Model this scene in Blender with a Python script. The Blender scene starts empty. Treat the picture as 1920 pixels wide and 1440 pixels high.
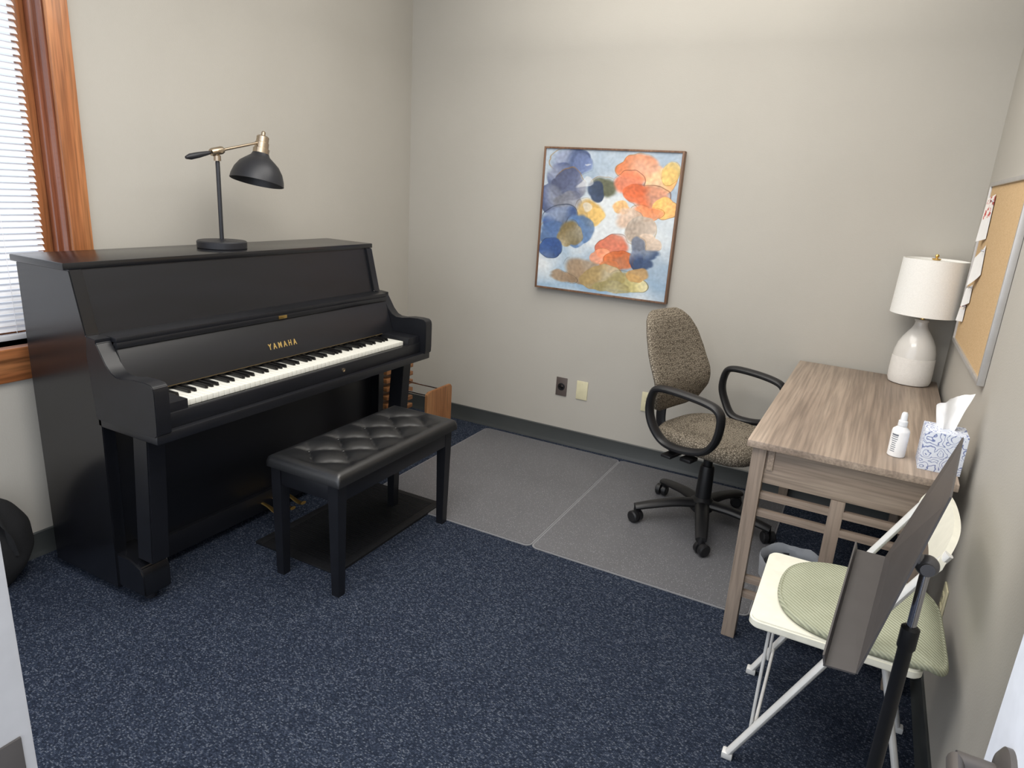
import bpy, bmesh, math, random
from mathutils import Vector, Matrix, noise
random.seed(4)
scene=bpy.context.scene
COL=scene.collection
try: scene.view_settings.view_transform='Standard'
except Exception: pass

def lin(c):
    c/=255.0
    return c/12.92 if c<=.04045 else ((c+.055)/1.055)**2.4
def S(r,g,b): return (lin(r),lin(g),lin(b),1)

# ---------------------------------------------------------------- materials
def M(name,col,rough=.5,metal=0,col2=None,nscale=30,stretch=(1,1,1),bump=0,bscale=200,spec=.5,ramp=(.35,.65),detail=4,alpha=1,coat=0,tex='noise'):
    m=bpy.data.materials.new(name);m.use_nodes=True
    nt=m.node_tree;N=nt.nodes;L=nt.links
    b=N['Principled BSDF']
    b.inputs['Base Color'].default_value=col
    b.inputs['Roughness'].default_value=rough
    b.inputs['Metallic'].default_value=metal
    b.inputs['Specular IOR Level'].default_value=spec
    b.inputs['Alpha'].default_value=alpha
    b.inputs['Coat Weight'].default_value=coat
    tc=N.new('ShaderNodeTexCoord');mp=N.new('ShaderNodeMapping');mp.inputs['Scale'].default_value=stretch
    L.new(tc.outputs['Object'],mp.inputs['Vector'])
    if col2 is None: col2=tuple(c*.93 for c in col[:3])+(1,)
    if tex=='noise':
        n=N.new('ShaderNodeTexNoise');n.inputs['Scale'].default_value=nscale;n.inputs['Detail'].default_value=detail
        out=n.outputs['Fac']
    elif tex=='voronoi':
        n=N.new('ShaderNodeTexVoronoi');n.inputs['Scale'].default_value=nscale;out=n.outputs['Distance']
    L.new(mp.outputs[0],n.inputs['Vector'])
    r=N.new('ShaderNodeValToRGB');r.color_ramp.elements[0].position=ramp[0];r.color_ramp.elements[1].position=ramp[1]
    r.color_ramp.elements[0].color=col2;r.color_ramp.elements[1].color=col
    L.new(out,r.inputs[0]);L.new(r.outputs[0],b.inputs['Base Color'])
    if bump:
        n2=N.new('ShaderNodeTexNoise');n2.inputs['Scale'].default_value=bscale;n2.inputs['Detail'].default_value=3
        L.new(mp.outputs[0],n2.inputs['Vector'])
        bp=N.new('ShaderNodeBump');bp.inputs['Strength'].default_value=bump;bp.inputs['Distance'].default_value=.002
        L.new(n2.outputs['Fac'],bp.inputs['Height']);L.new(bp.outputs[0],b.inputs['Normal'])
    return m
def woodm(name,c_light,c_mid,c_dark,axis,rough=.5,coat=0,fine=110,broad=7,long_=.04,fdark=.62,bshort=.12,dist=.6):
    m=bpy.data.materials.new(name);m.use_nodes=True
    nt=m.node_tree;N=nt.nodes;L=nt.links;b=N['Principled BSDF']
    b.inputs['Roughness'].default_value=rough;b.inputs['Coat Weight'].default_value=coat;b.inputs['Specular IOR Level'].default_value=.4
    tc=N.new('ShaderNodeTexCoord')
    def noi(sc,stretch,detail,dist=0):
        mp=N.new('ShaderNodeMapping');s=[1,1,1];s['xyz'.index(axis)]=stretch;mp.inputs['Scale'].default_value=s
        L.new(tc.outputs['Object'],mp.inputs[0]);n=N.new('ShaderNodeTexNoise');n.inputs['Scale'].default_value=sc;n.inputs['Detail'].default_value=detail;n.inputs['Distortion'].default_value=dist
        L.new(mp.outputs[0],n.inputs['Vector']);return n.outputs['Fac']
    a=noi(broad,bshort,5,dist);f=noi(fine,long_,3)
    r=N.new('ShaderNodeValToRGB');e=r.color_ramp.elements
    e[0].position=.3;e[0].color=c_dark;e[1].position=.7;e[1].color=c_light;k=e.new(.5);k.color=c_mid
    L.new(a,r.inputs[0])
    r2=N.new('ShaderNodeValToRGB');r2.color_ramp.elements[0].position=.35;r2.color_ramp.elements[1].position=.6
    r2.color_ramp.elements[0].color=(fdark,fdark,fdark,1);r2.color_ramp.elements[1].color=(1,1,1,1);L.new(f,r2.inputs[0])
    mx=N.new('ShaderNodeMixRGB');mx.blend_type='MULTIPLY';mx.inputs[0].default_value=.8
    L.new(r.outputs[0],mx.inputs[1]);L.new(r2.outputs[0],mx.inputs[2]);L.new(mx.outputs[0],b.inputs['Base Color'])
    bp=N.new('ShaderNodeBump');bp.inputs['Strength'].default_value=.15;bp.inputs['Distance'].default_value=.001
    L.new(f,bp.inputs['Height']);L.new(bp.outputs[0],b.inputs['Normal'])
    return m

wall_m=M('wall_paint',S(177,173,165),.6,col2=S(174,170,162),nscale=2,bump=.22,bscale=160,spec=.2)
ceil_m=M('ceiling_paint',S(225,224,220),.8)
base_m=M('rubber_baseboard',S(60,63,63),.45,col2=S(55,58,58),nscale=4)
black_m=M('black_satin_wood',S(21,22,27),.36,col2=S(17,18,22),nscale=14,stretch=(1,.2,1),bump=.03,bscale=90,spec=.45)
black_side=M('black_gloss_wood',S(18,19,23),.22,col2=S(15,16,19),nscale=10,spec=.6)
blackpl=M('black_plastic',S(27,27,29),.42,spec=.4)
blackmetal=M('matte_black_metal',S(36,37,42),.42,.2,spec=.5)
leather=M('black_leather',S(20,21,24),.38,col2=S(15,16,18),nscale=60,bump=.12,bscale=350,spec=.75)
brass=M('brass',S(214,180,110),.28,1)
nickel=M('antique_nickel',S(180,165,145),.3,1)
gold=M('gold_inlay',S(200,170,104),.4,.5)
golddull=M('dull_gold_inlay',S(120,100,62),.5,.4)
ivory=M('white_key_plastic',S(222,221,212),.3)
keyblk=M('black_key_plastic',S(14,14,15),.3)
oak=woodm('orange_oak',S(190,130,84),S(172,110,68),S(140,84,48),'z',.4,.15,fdark=.5)
oakh=woodm('orange_oak_horizontal',S(190,130,84),S(172,110,68),S(140,84,48),'y',.4,.15,fdark=.5)
oakdark=woodm('red_oak_jamb',S(158,100,70),S(140,82,56),S(110,62,42),'z',.3,.5)
rackwood=woodm('rack_oak',S(176,128,86),S(155,106,68),S(112,72,44),'z',.45,fdark=.5)
rackwoodh=woodm('rack_oak_cross',S(176,128,86),S(155,106,68),S(112,72,44),'y',.45,fdark=.5)
blind_m=M('white_blind',S(228,228,230),.5,col2=S(224,224,227))
ivoryplate=M('ivory_plate',S(212,205,172),.4)
darkplate=M('bronze_socket_plate',S(104,94,90),.4,.4)
white_c=M('cream_plastic',S(220,218,204),.45)
white_m=M('white_painted_metal',S(208,208,206),.4,.1)
brownmetal=M('brown_painted_metal',S(69,66,66),.42,.2,col2=S(65,62,62),nscale=20)
chrome=M('chrome',S(200,200,205),.15,1)
knobm=M('grey_metal_knob',S(110,110,114),.35,.6)
shade_m=M('white_linen_shade',S(234,233,229),.8,col2=S(228,227,223),nscale=200,bump=.1)
paper=M('white_paper',S(236,235,234),.7,col2=S(232,231,230))
redprint=M('red_printed_paper',S(188,70,66),.7,col2=S(236,230,225),nscale=45,ramp=(.52,.56))
cork=M('cork',S(202,172,130),.9,col2=S(186,154,112),nscale=220,bump=.3,ramp=(.35,.6))
alu=M('aluminium_frame',S(190,188,186),.4,.6)
walnut=woodm('walnut_frame',S(134,102,80),S(118,88,68),S(90,66,50),'z',.5)
doorpaint=M('door_paint',S(222,228,240),.45)
jambpaint=M('jamb_paint',S(172,172,174),.5)
darkbronze=M('dark_bronze',S(84,80,78),.4,.4)
binm=M('dark_bin',S(60,62,66),.5)
liner=M('clear_liner',S(210,215,222),.25,alpha=.5)
bagm=M('black_fabric',S(22,22,24),.9,bump=.5,bscale=120)
rubber=M('black_ridged_rubber',S(24,25,28),.65,col2=S(18,18,20),nscale=120,bump=.4,bscale=120,spec=.25)
def fabricm():
    m=M('taupe_speckled_fabric',S(142,133,119),.9,col2=S(78,71,62),nscale=105,tex='voronoi',ramp=(.30,.52),bump=.3,bscale=300,spec=.15)
    nt=m.node_tree;N=nt.nodes
    n=[x for x in N if x.bl_idname=='ShaderNodeTexVoronoi'][0];n.feature='DISTANCE_TO_EDGE';n.inputs['Randomness'].default_value=.8
    r=[x for x in N if x.bl_idname=='ShaderNodeValToRGB'][0]
    r.color_ramp.elements[0].position=.04;r.color_ramp.elements[1].position=.22
    return m
fabric=fabricm()
desk_top_m=woodm('greige_woodgrain_long',S(168,152,137),S(150,134,120),S(124,109,97),'y',.5,bshort=.07,broad=9,dist=.8,fdark=.6,long_=.025)
desk_v=woodm('greige_woodgrain_upright',S(158,143,129),S(140,125,112),S(114,100,89),'z',.5)
desk_h=woodm('greige_woodgrain_cross',S(158,143,129),S(140,125,112),S(114,100,89),'x',.5)
def sagem():
    m=M('sage_corduroy',S(170,173,152),.9,col2=S(160,163,142),nscale=8,spec=.12)
    nt=m.node_tree;N=nt.nodes;L=nt.links;b=N['Principled BSDF']
    tc=N.new('ShaderNodeTexCoord');wv=N.new('ShaderNodeTexWave');wv.inputs['Scale'].default_value=45;wv.inputs['Distortion'].default_value=.8;wv.inputs['Detail'].default_value=2;wv.bands_direction='DIAGONAL'
    L.new(tc.outputs['Object'],wv.inputs['Vector'])
    mx=N.new('ShaderNodeMixRGB');mx.blend_type='MULTIPLY';mx.inputs[0].default_value=.5
    r=N.new('ShaderNodeValToRGB');r.color_ramp.elements[0].color=(.4,.4,.37,1);L.new(wv.outputs['Fac'],r.inputs[0])
    src=b.inputs['Base Color'].links[0].from_socket;L.new(src,mx.inputs[1]);L.new(r.outputs[0],mx.inputs[2]);L.new(mx.outputs[0],b.inputs['Base Color'])
    bp=N.new('ShaderNodeBump');bp.inputs['Strength'].default_value=.6;bp.inputs['Distance'].default_value=.003;L.new(wv.outputs['Fac'],bp.inputs['Height']);L.new(bp.outputs[0],b.inputs['Normal'])
    return m
sage=sagem()
def glassm():
    m=bpy.data.materials.new('tinted_pane');m.use_nodes=True;nt=m.node_tree;nt.nodes.clear()
    t=nt.nodes.new('ShaderNodeBsdfTransparent');t.inputs[0].default_value=(.74,.76,.79,1)
    g=nt.nodes.new('ShaderNodeBsdfGlossy');g.inputs['Roughness'].default_value=.02
    mx=nt.nodes.new('ShaderNodeMixShader');mx.inputs[0].default_value=.05
    o=nt.nodes.new('ShaderNodeOutputMaterial');nt.links.new(t.outputs[0],mx.inputs[1]);nt.links.new(g.outputs[0],mx.inputs[2]);nt.links.new(mx.outputs[0],o.inputs[0]);return m

def carpet():
    m=bpy.data.materials.new('navy_loop_carpet');m.use_nodes=True
    nt=m.node_tree;N=nt.nodes;L=nt.links;b=N['Principled BSDF']
    b.inputs['Roughness'].default_value=.95;b.inputs['Specular IOR Level'].default_value=.06
    tc=N.new('ShaderNodeTexCoord')
    mp=N.new('ShaderNodeMapping');mp.inputs['Rotation'].default_value=(0,0,.12);mp.inputs['Scale'].default_value=(1,1.5,1)
    L.new(tc.outputs['Object'],mp.inputs[0])
    v=N.new('ShaderNodeTexVoronoi');v.inputs['Scale'].default_value=185;v.inputs['Randomness'].default_value=.3
    L.new(mp.outputs[0],v.inputs['Vector'])
    sep=N.new('ShaderNodeSeparateColor');L.new(v.outputs['Color'],sep.inputs[0])
    r=N.new('ShaderNodeValToRGB');e=r.color_ramp.elements
    e[0].position=.0;e[0].color=S(42,49,62);e[1].position=1;e[1].color=S(112,119,130)
    x=e.new(.5);x.color=S(56,65,81);x=e.new(.8);x.color=S(74,83,100)
    L.new(sep.outputs[0],r.inputs[0])
    mul=N.new('ShaderNodeMixRGB');mul.blend_type='MULTIPLY';mul.inputs[0].default_value=.75
    r2=N.new('ShaderNodeValToRGB');r2.color_ramp.elements[0].position=.05;r2.color_ramp.elements[1].position=.62
    r2.color_ramp.elements[0].color=(1,1,1,1);r2.color_ramp.elements[1].color=(.2,.2,.23,1)
    L.new(v.outputs['Distance'],r2.inputs[0])
    L.new(r.outputs[0],mul.inputs[1]);L.new(r2.outputs[0],mul.inputs[2])
    n=N.new('ShaderNodeTexNoise');n.inputs['Scale'].default_value=2.2;n.inputs['Detail'].default_value=3;L.new(tc.outputs['Object'],n.inputs['Vector'])
    r3=N.new('ShaderNodeValToRGB');r3.color_ramp.elements[0].position=.3;r3.color_ramp.elements[1].position=.7
    r3.color_ramp.elements[0].color=(.86,.86,.88,1);r3.color_ramp.elements[1].color=(1.0,1.0,1.0,1);L.new(n.outputs['Fac'],r3.inputs[0])
    m2=N.new('ShaderNodeMixRGB');m2.blend_type='MULTIPLY';m2.inputs[0].default_value=1;L.new(mul.outputs[0],m2.inputs[1]);L.new(r3.outputs[0],m2.inputs[2])
    L.new(m2.outputs[0],b.inputs['Base Color'])
    bp=N.new('ShaderNodeBump');bp.inputs['Strength'].default_value=.4;bp.inputs['Distance'].default_value=.003;bp.invert=True
    L.new(v.outputs['Distance'],bp.inputs['Height']);L.new(bp.outputs[0],b.inputs['Normal'])
    return m
carpet_m=carpet()
def matm():
    m=M('grey_speckled_vinyl',S(98,98,101),.42,col2=S(93,93,96),nscale=3,spec=.3)
    nt=m.node_tree;N=nt.nodes;L=nt.links;b=N['Principled BSDF']
    tc=N.new('ShaderNodeTexCoord')
    prev=b.inputs['Base Color'].links[0].from_socket
    for sc,colr,p0,p1 in ((120,S(152,153,157),.10,.26),(150,S(60,61,65),.08,.24)):
        v=N.new('ShaderNodeTexVoronoi');v.inputs['Scale'].default_value=sc
        L.new(tc.outputs['Object'],v.inputs['Vector'])
        r=N.new('ShaderNodeValToRGB');r.color_ramp.elements[0].position=p0;r.color_ramp.elements[1].position=p1
        r.color_ramp.elements[0].color=(1,1,1,1);r.color_ramp.elements[1].color=(0,0,0,1)
        L.new(v.outputs['Distance'],r.inputs[0])
        mx=N.new('ShaderNodeMixRGB');mx.inputs[2].default_value=colr
        L.new(r.outputs[0],mx.inputs[0]);L.new(prev,mx.inputs[1]);prev=mx.outputs[0]
    L.new(prev,b.inputs['Base Color'])
    return m
mat_m=matm()
matlip=M('pale_grey_vinyl_lip',S(126,127,130),.4)

# ---------------------------------------------------------------- geometry
def out(bm):
    bm.normal_update();bm.verts.index_update()
    r=([v.co.copy() for v in bm.verts],[[v.index for v in f.verts] for f in bm.faces]);bm.free();return r
def g_box(lo,hi,bev=0,seg=2):
    bm=bmesh.new();bmesh.ops.create_cube(bm,size=1)
    lo=Vector(lo);hi=Vector(hi)
    for v in bm.verts: v.co=Vector((lo[i]+(v.co[i]+.5)*(hi[i]-lo[i]) for i in range(3)))
    if bev: bmesh.ops.bevel(bm,geom=list(bm.edges),offset=bev,segments=seg,affect='EDGES',profile=.6)
    return out(bm)
def g_prism(prof,axis,a,b,bev=0):
    bm=bmesh.new()
    def mk(p,t):
        return {'y':(p[0],t,p[1]),'z':(p[0],p[1],t),'x':(t,p[0],p[1])}[axis]
    v1=[bm.verts.new(mk(p,a)) for p in prof];v2=[bm.verts.new(mk(p,b)) for p in prof]
    n=len(prof);bm.faces.new(v1);bm.faces.new(v2[::-1])
    for i in range(n): bm.faces.new((v1[i],v2[i],v2[(i+1)%n],v1[(i+1)%n]))
    bmesh.ops.recalc_face_normals(bm,faces=bm.faces)
    if bev:
        es=[e for e in bm.edges if len(e.link_faces)==2 and e.calc_face_angle(0)>.6]
        bmesh.ops.bevel(bm,geom=es,offset=bev,segments=2,affect='EDGES')
    return out(bm)
def g_lathe(prof,c=(0,0,0),seg=40,cap=True):
    vs=[];fs=[];n=len(prof)
    for r,z in prof:
        for k in range(seg):
            t=2*math.pi*k/seg;vs.append(Vector((c[0]+r*math.cos(t),c[1]+r*math.sin(t),c[2]+z)))
    for i in range(n-1):
        for k in range(seg):
            k2=(k+1)%seg;fs.append([i*seg+k,i*seg+k2,(i+1)*seg+k2,(i+1)*seg+k])
    if cap:
        if prof[0][0]>1e-5: fs.append([k for k in range(seg)][::-1])
        if prof[-1][0]>1e-5: fs.append([(n-1)*seg+k for k in range(seg)])
    return vs,fs
def crom(P,n=8,cyc=False):
    P=[Vector(p) for p in P];o=[];N=len(P);rng=N if cyc else N-1
    for i in range(rng):
        if cyc: p0,p1,p2,p3=P[(i-1)%N],P[i],P[(i+1)%N],P[(i+2)%N]
        else: p0,p1,p2,p3=P[max(i-1,0)],P[i],P[i+1],P[min(i+2,N-1)]
        for k in range(n):
            t=k/n;o.append(.5*((2*p1)+(p2-p0)*t+(2*p0-5*p1+4*p2-p3)*t*t+(3*p1-p0-3*p2+p3)*t**3))
    if not cyc:o.append(P[-1])
    return o
def g_sweep(P,rx,ry=None,seg=12,cyc=False,up=(0,0,1),taper=None):
    P=[Vector(p) for p in P];ry=ry or rx;up=Vector(up);N=len(P);vs=[];fs=[]
    for i in range(N):
        if cyc: t=P[(i+1)%N]-P[i-1]
        else: t=P[min(i+1,N-1)]-P[max(i-1,0)]
        t.normalize();s=t.cross(up)
        if s.length<1e-3: s=t.cross(Vector((1,.01,0)))
        s.normalize();u=s.cross(t)
        k=taper(i/(N-1)) if taper else 1
        for j in range(seg):
            a=2*math.pi*j/seg;vs.append(P[i]+s*math.cos(a)*rx*k+u*math.sin(a)*ry*k)
    for i in range(N if cyc else N-1):
        i2=(i+1)%N
        for j in range(seg):
            j2=(j+1)%seg;fs.append([i*seg+j,i*seg+j2,i2*seg+j2,i2*seg+j])
    if not cyc:
        fs.append(list(range(seg))[::-1]);fs.append([(N-1)*seg+j for j in range(seg)])
    return vs,fs
def g_tube(a,b,r,seg=12): return g_sweep([a,b],r,seg=seg)
def g_sphere(c,r,sc=(1,1,1),u=20,v=12):
    bm=bmesh.new();bmesh.ops.create_uvsphere(bm,u_segments=u,v_segments=v,radius=r)
    for w in bm.verts: w.co=Vector((w.co.x*sc[0]+c[0],w.co.y*sc[1]+c[1],w.co.z*sc[2]+c[2]))
    return out(bm)
def xf(g,mat): return [mat@Vector(v) for v in g[0]],g[1]
def quadplate(a,b,c,d,th):
    a,b,c,d=map(Vector,(a,b,c,d));n=(b-a).cross(d-a).normalized()*th
    vs=[a,b,c,d,a+n,b+n,c+n,d+n]
    return vs,[[3,2,1,0],[4,5,6,7],[0,1,5,4],[1,2,6,5],[2,3,7,6],[3,0,4,7]]
def wloc(o):
    p=Vector(o.location)
    while o.parent: o=o.parent;p+=Vector(o.location)
    return p
def obj(name,gs,mat,parent=None,world=True,sharp=35):
    if isinstance(gs,tuple): gs=[gs]
    V=[];F=[];MI=[]
    for g in gs:
        o=len(V);V+=[Vector(v) for v in g[0]];F+=[[i+o for i in f] for f in g[1]]
        MI+=[g[2] if len(g)>2 else 0]*len(g[1])
    lo=Vector((min(v[i] for v in V) for i in range(3)));hi=Vector((max(v[i] for v in V) for i in range(3)))
    c=(lo+hi)/2
    if parent is None: c.z=lo.z
    me=bpy.data.meshes.new(name);me.from_pydata([v-c for v in V],[],F)
    mats=mat if isinstance(mat,(list,tuple)) else [mat]
    for m in mats: me.materials.append(m)
    me.polygons.foreach_set('material_index',MI)
    bm=bmesh.new();bm.from_mesh(me);bmesh.ops.recalc_face_normals(bm,faces=bm.faces);bm.to_mesh(me);bm.free()
    me.polygons.foreach_set('use_smooth',[True]*len(me.polygons))
    me.set_sharp_from_angle(angle=math.radians(sharp))
    ob=bpy.data.objects.new(name,me);COL.objects.link(ob);ob.location=c
    if parent is not None:
        ob.parent=parent
        if world: ob.location=c-wloc(parent)
    return ob
def root(name,label,cat,loc,rz=0):
    e=bpy.data.objects.new(name,None);e.empty_display_size=.1;COL.objects.link(e);e.location=loc;e.rotation_euler=(0,0,rz)
    e['label']=label;e['category']=cat;return e
def tag(o,label,cat): o['label']=label;o['category']=cat;return o
def struct(o,label=None):
    o['kind']='structure'
    if label:o['label']=label
    return o

# ---------------------------------------------------------------- room
W=3.095;H=2.74;YF=-3.52
struct(obj('floor',g_box((-.15,YF-1.2,-.1),(W+.15,.15,0)),carpet_m),'navy blue speckled loop carpet')
struct(obj('ceiling',g_box((-.15,YF,H),(W+.15,.15,H+.1)),ceil_m),'plain white ceiling')
struct(obj('wall_back',g_box((-.15,0,0),(W+.15,.15,H)),wall_m),'warm grey painted wall')
struct(obj('wall_right',g_box((W,YF,0),(W+.15,0,H)),wall_m),'warm grey painted wall')
wy0,wy1,wz0,wz1=-3.25,-2.15,.85,2.35
struct(obj('wall_left',[g_box((-.15,wy1,0),(0,0,H)),g_box((-.15,YF,0),(0,wy0,H)),g_box((-.15,wy0,0),(0,wy1,wz0)),g_box((-.15,wy0,wz1),(0,wy1,H))],wall_m),'warm grey painted wall with a window opening')
bbp=[(0,0),(.016,0),(.012,.012),(.007,.022),(.007,.096),(.003,.1),(0,.1)]
struct(obj('baseboard_left',g_prism([(x,z) for x,z in bbp],'y',YF,0),base_m),'dark grey rubber baseboard')
struct(obj('baseboard_right',g_prism([(W-x,z) for x,z in bbp],'y',YF,0),base_m),'dark grey rubber baseboard')
struct(obj('baseboard_back',g_prism([(-x,z) for x,z in bbp],'x',0,W),base_m),'dark grey rubber baseboard')
# window
cw=.072
frame=[g_box((0,wy1-.005,wz0-.13),(.02,wy1+cw,wz1+cw),.004),g_box((0,wy0-cw,wz0-.13),(.02,wy0,wz1+cw),.004)]
w=struct(obj('window_1',frame,oak),'oak framed window with white mini blinds')
obj('casing',[g_box((0,wy0,wz1),(.02,wy1-.005,wz1+cw),.004),g_box((0,wy0,wz0-.13),(.018,wy1-.005,wz0-.04),.004),g_box((-.1,wy0,wz0-.04),(.04,wy1-.006,wz0),.006)],oakh,w)
obj('jamb',[g_box((-.14,wy1-.012,wz0),(-.001,wy1,wz1),.002),g_box((-.14,wy0,wz0),(-.001,wy0+.012,wz1),.002),g_box((-.14,wy0,wz1-.012),(-.001,wy1,wz1)),g_box((-.06,wy1-.024,wz0),(-.045,wy1-.011,wz1),.002)],oakdark,w)
obj('sash',[g_box((-.14,wy1-.05,wz0),(-.1,wy1-.012,wz1),.006),g_box((-.14,wy0+.012,wz0),(-.1,wy0+.05,wz1),.006),g_box((-.14,wy0,wz0),(-.1,wy1-.02,wz0+.05),.005),g_box((-.14,wy0,wz1-.09),(-.1,wy1-.02,wz1-.012),.005)],oak,w)
obj('pane',g_box((-.124,wy0+.02,wz0+.02),(-.120,wy1-.02,wz1-.02)),glassm(),w)
sl=[];z=wz0+.045
while z<wz1-.05:
    m=Matrix.Translation((-.075,0,z))@Matrix.Rotation(math.radians(46),4,'Y')
    prof=[(-.0125,0),(-.006,.0016),(0,.0022),(.006,.0016),(.0125,0),(.006,.0009),(0,.0014),(-.006,.0009)]
    sl.append(xf(g_prism(prof,'y',wy0+.02,wy1-.062),m));z+=.0225
sl.append(g_box((-.09,wy0+.02,wz0+.005),(-.06,wy1-.062,wz0+.025),.003));sl.append(g_box((-.095,wy0+.02,wz1-.045),(-.055,wy1-.062,wz1-.012),.003))
for yy in (wy1-.2,wy1-.75): sl.append(g_tube((-.062,yy,wz0+.02),(-.062,yy,wz1-.02),.001,6))
obj('blind',sl,blind_m,w)['label']='white slatted mini blind'

# doorway pieces
j=struct(obj('trim_1',[g_box((1.9,-3.52,0),(2.02,-3.40,2.1),.004)],jambpaint),'pale grey painted door jamb')
obj('strike_plate',g_box((2.0195,-3.50,.79),(2.0225,-3.412,.943),.0014),darkbronze,j)
d=struct(obj('door_1',g_box((2.942,-3.45,.01),(2.982,-2.80,2.05),.002),doorpaint),'pale painted door standing open')
obj('door_handle',[xf(g_lathe([(0,0),(.033,0),(.033,.006),(.025,.012),(.012,.014),(.012,.05),(0,.05)],seg=28),Matrix.Translation((2.942,-2.90,.93))@Matrix.Rotation(math.radians(-90),4,'Y')),
  g_sweep(crom([(2.892,-2.90,.93),(2.889,-2.95,.932),(2.892,-3.01,.925)]),.009,.012)],darkbronze,d)
obj('latch_plate',g_box((2.949,-2.801,.88),(2.975,-2.7985,.98)),alu,d)

# ---------------------------------------------------------------- piano
y0,y1=-2.417,-.903
P=root('upright_piano','black satin upright piano with open keyboard against the wall','piano',(.4,(y0+y1)/2,0))
xb=.13
def side(ya,yb): return g_prism([(xb,.03),(.51,.03),(.52,.68),(.52,.95),(.484,.965),(.432,1.172),(xb,1.172)],'y',ya,yb,.003)
obj('case_side',side(y0,y0+.045),black_side,P)
obj('case_side',side(y1-.045,y1),black_side,P)
obj('lid',[g_box((xb-.012,y0-.012,1.172),(.425,y1+.012,1.195),.004),],black_side,P)
obj('upper_panel',[g_prism([(.40,1.172),(.420,1.172),(.475,.95),(.46,.95)],'y',y0+.045,y1-.045)],black_m,P)
dX=-.026
chk=[(.50,.68),(.825,.68),(.838,.69),(.84,.72),(.84,.832),(.836,.848),(.825,.857),(.79,.860),(.74,.858),(.69,.850),(.655,.850),(.63,.860),(.605,.885),(.583,.92),(.565,.947),(.54,.960),(.49,.964),(.48,.9)]
chk=[(x+(dX if x>.55 else 0),z) for x,z in chk]
obj('cheek',g_prism(chk,'y',y0-.003,y0+.050,.002),black_m,P)
obj('cheek',g_prism(chk,'y',y1-.050,y1+.003,.002),black_m,P)
ky0=-1.660-.611;ky1=-1.660+.611
obj('music_shelf',[g_box((.46,y0+.05,.944),(.565,y1-.05,.962),.004),g_box((.55,y0+.05,.925),(.568,y1-.05,.945),.003)],black_m,P)
obj('fallboard',[g_prism([(.545,.945),(.56,.93),(.608,.79),(.614,.772),(.604,.765),(.54,.765)],'y',y0+.05,y1-.05,.002)],black_m,P)
obj('gold_strip',[g_box((.6135,y0+.06,.7735),(.6148,y1-.06,.775))],golddull,P)
obj('latch',g_box((.568,-1.672,.929),(.572,-1.628,.942),.001),brass,P)
obj('key_block',g_box((.605,y0+.052,.70),(.776,ky0-.003,.775),.004),black_m,P)
obj('key_block',g_box((.605,ky1+.003,.70),(.776,y1-.052,.775),.004),black_m,P)
kb=obj('keyboard',g_box((.54,y0+.052,.69),(.765,y1-.052,.735)),black_m,P)
obj('key_slip',[g_box((.76,y0+.05,.69),(.783,y1-.05,.742),.004),g_box((.50,y0+.0,.655),(.806,y1-.0,.69),.005)],black_m,P)
obj('keyhole',[xf(g_lathe([(.0,0),(.009,0),(.009,.003),(.006,.003),(.006,.001),(0,.001)],seg=20),Matrix.Translation((.783,-1.52,.716))@Matrix.Rotation(math.radians(90),4,'Y'))],nickel,P)
kw=1.222/52
wk=obj('white_key',g_box((.58,ky0+.0006,.738),(.748,ky0+kw-.0006,.758),.0015),ivory,kb)
bk=obj('black_key',g_prism([(.58,.75),(.692,.75),(.685,.770),(.58,.770)],'y',ky0+kw-.0055,ky0+kw+.0055,.0012),keyblk,kb)
bk0=bk.location.copy();wk0=wk.location.copy()
for i in range(52):
    if i: o=wk.copy();COL.objects.link(o);o.parent=kb;o.location=wk0+Vector((0,i*kw,0))
    if i<51 and 'ABCDEFG'[i%7] in 'ACDFG':
        if i: o=bk.copy();COL.objects.link(o);o.parent=kb;o.location=bk0+Vector((0,i*kw,0))
for s,yc in ((1,y0+.06),(-1,y1-.06)):
    a=[(.64,.66),(.715,.66),(.68,.17),(.60,.17)]
    obj('front_leg',[g_prism(a,'y',yc-.034,yc+.034,.004)],black_m,P)
    obj('toe_block',[g_prism([(.13,.04),(.655,.04),(.655,.12),(.64,.15),(.58,.17),(.50,.17),(.13,.17)],'y',yc-.055,yc+.05,.005)],black_side,P)
    for xx in (.22,.60): obj('caster',g_lathe([(0,0),(.02,0),(.024,.02),(.02,.041),(0,.041)],(xx,yc,0),16),blackmetal,P)
obj('lower_panel',[g_box((.44,y0+.045,.13),(.465,y1-.045,.66),.002),g_box((.40,y0+.045,.04),(.485,y1-.045,.13),.004)],black_m,P)
obj('back_panel',g_box((xb,y0+.045,.04),(xb+.02,y1-.045,1.17)),black_side,P)
for yy in (-1.725,-1.66,-1.595):
    obj('pedal',[g_sweep(crom([(.47,yy,.085),(.52,yy,.078),(.555,yy,.066),(.585,yy,.06),(.605,yy,.066)]),.014,.006,taper=lambda t:.55+.6*t)],brass,P)
def text_mesh(s,size,extr,spc=1.0,off=0):
    cu=bpy.data.curves.new('txt','FONT');cu.body=s;cu.size=size;cu.extrude=extr;cu.align_x='CENTER';cu.align_y='CENTER';cu.space_character=spc;cu.offset=off
    o=bpy.data.objects.new('txt',cu);COL.objects.link(o)
    dg=bpy.context.evaluated_depsgraph_get();me=bpy.data.meshes.new_from_object(o.evaluated_get(dg))
    g=([v.co.copy() for v in me.vertices],[list(p.vertices) for p in me.polygons])
    bpy.data.objects.remove(o);return g
tg=text_mesh('YAMAHA',.034,.0008,1.75,.0006)
tg=([Vector((v.x*.75,v.y,v.z)) for v in tg[0]],tg[1])
n=Vector((.14,0,.048)).normalized();up=Vector((-.048,0,.14)).normalized();rt=Vector((0,1,0))
mm=Matrix((( rt.x,up.x,n.x,.5965),(rt.y,up.y,n.y,-1.68),(rt.z,up.z,n.z,.8265),(0,0,0,1)))
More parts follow.
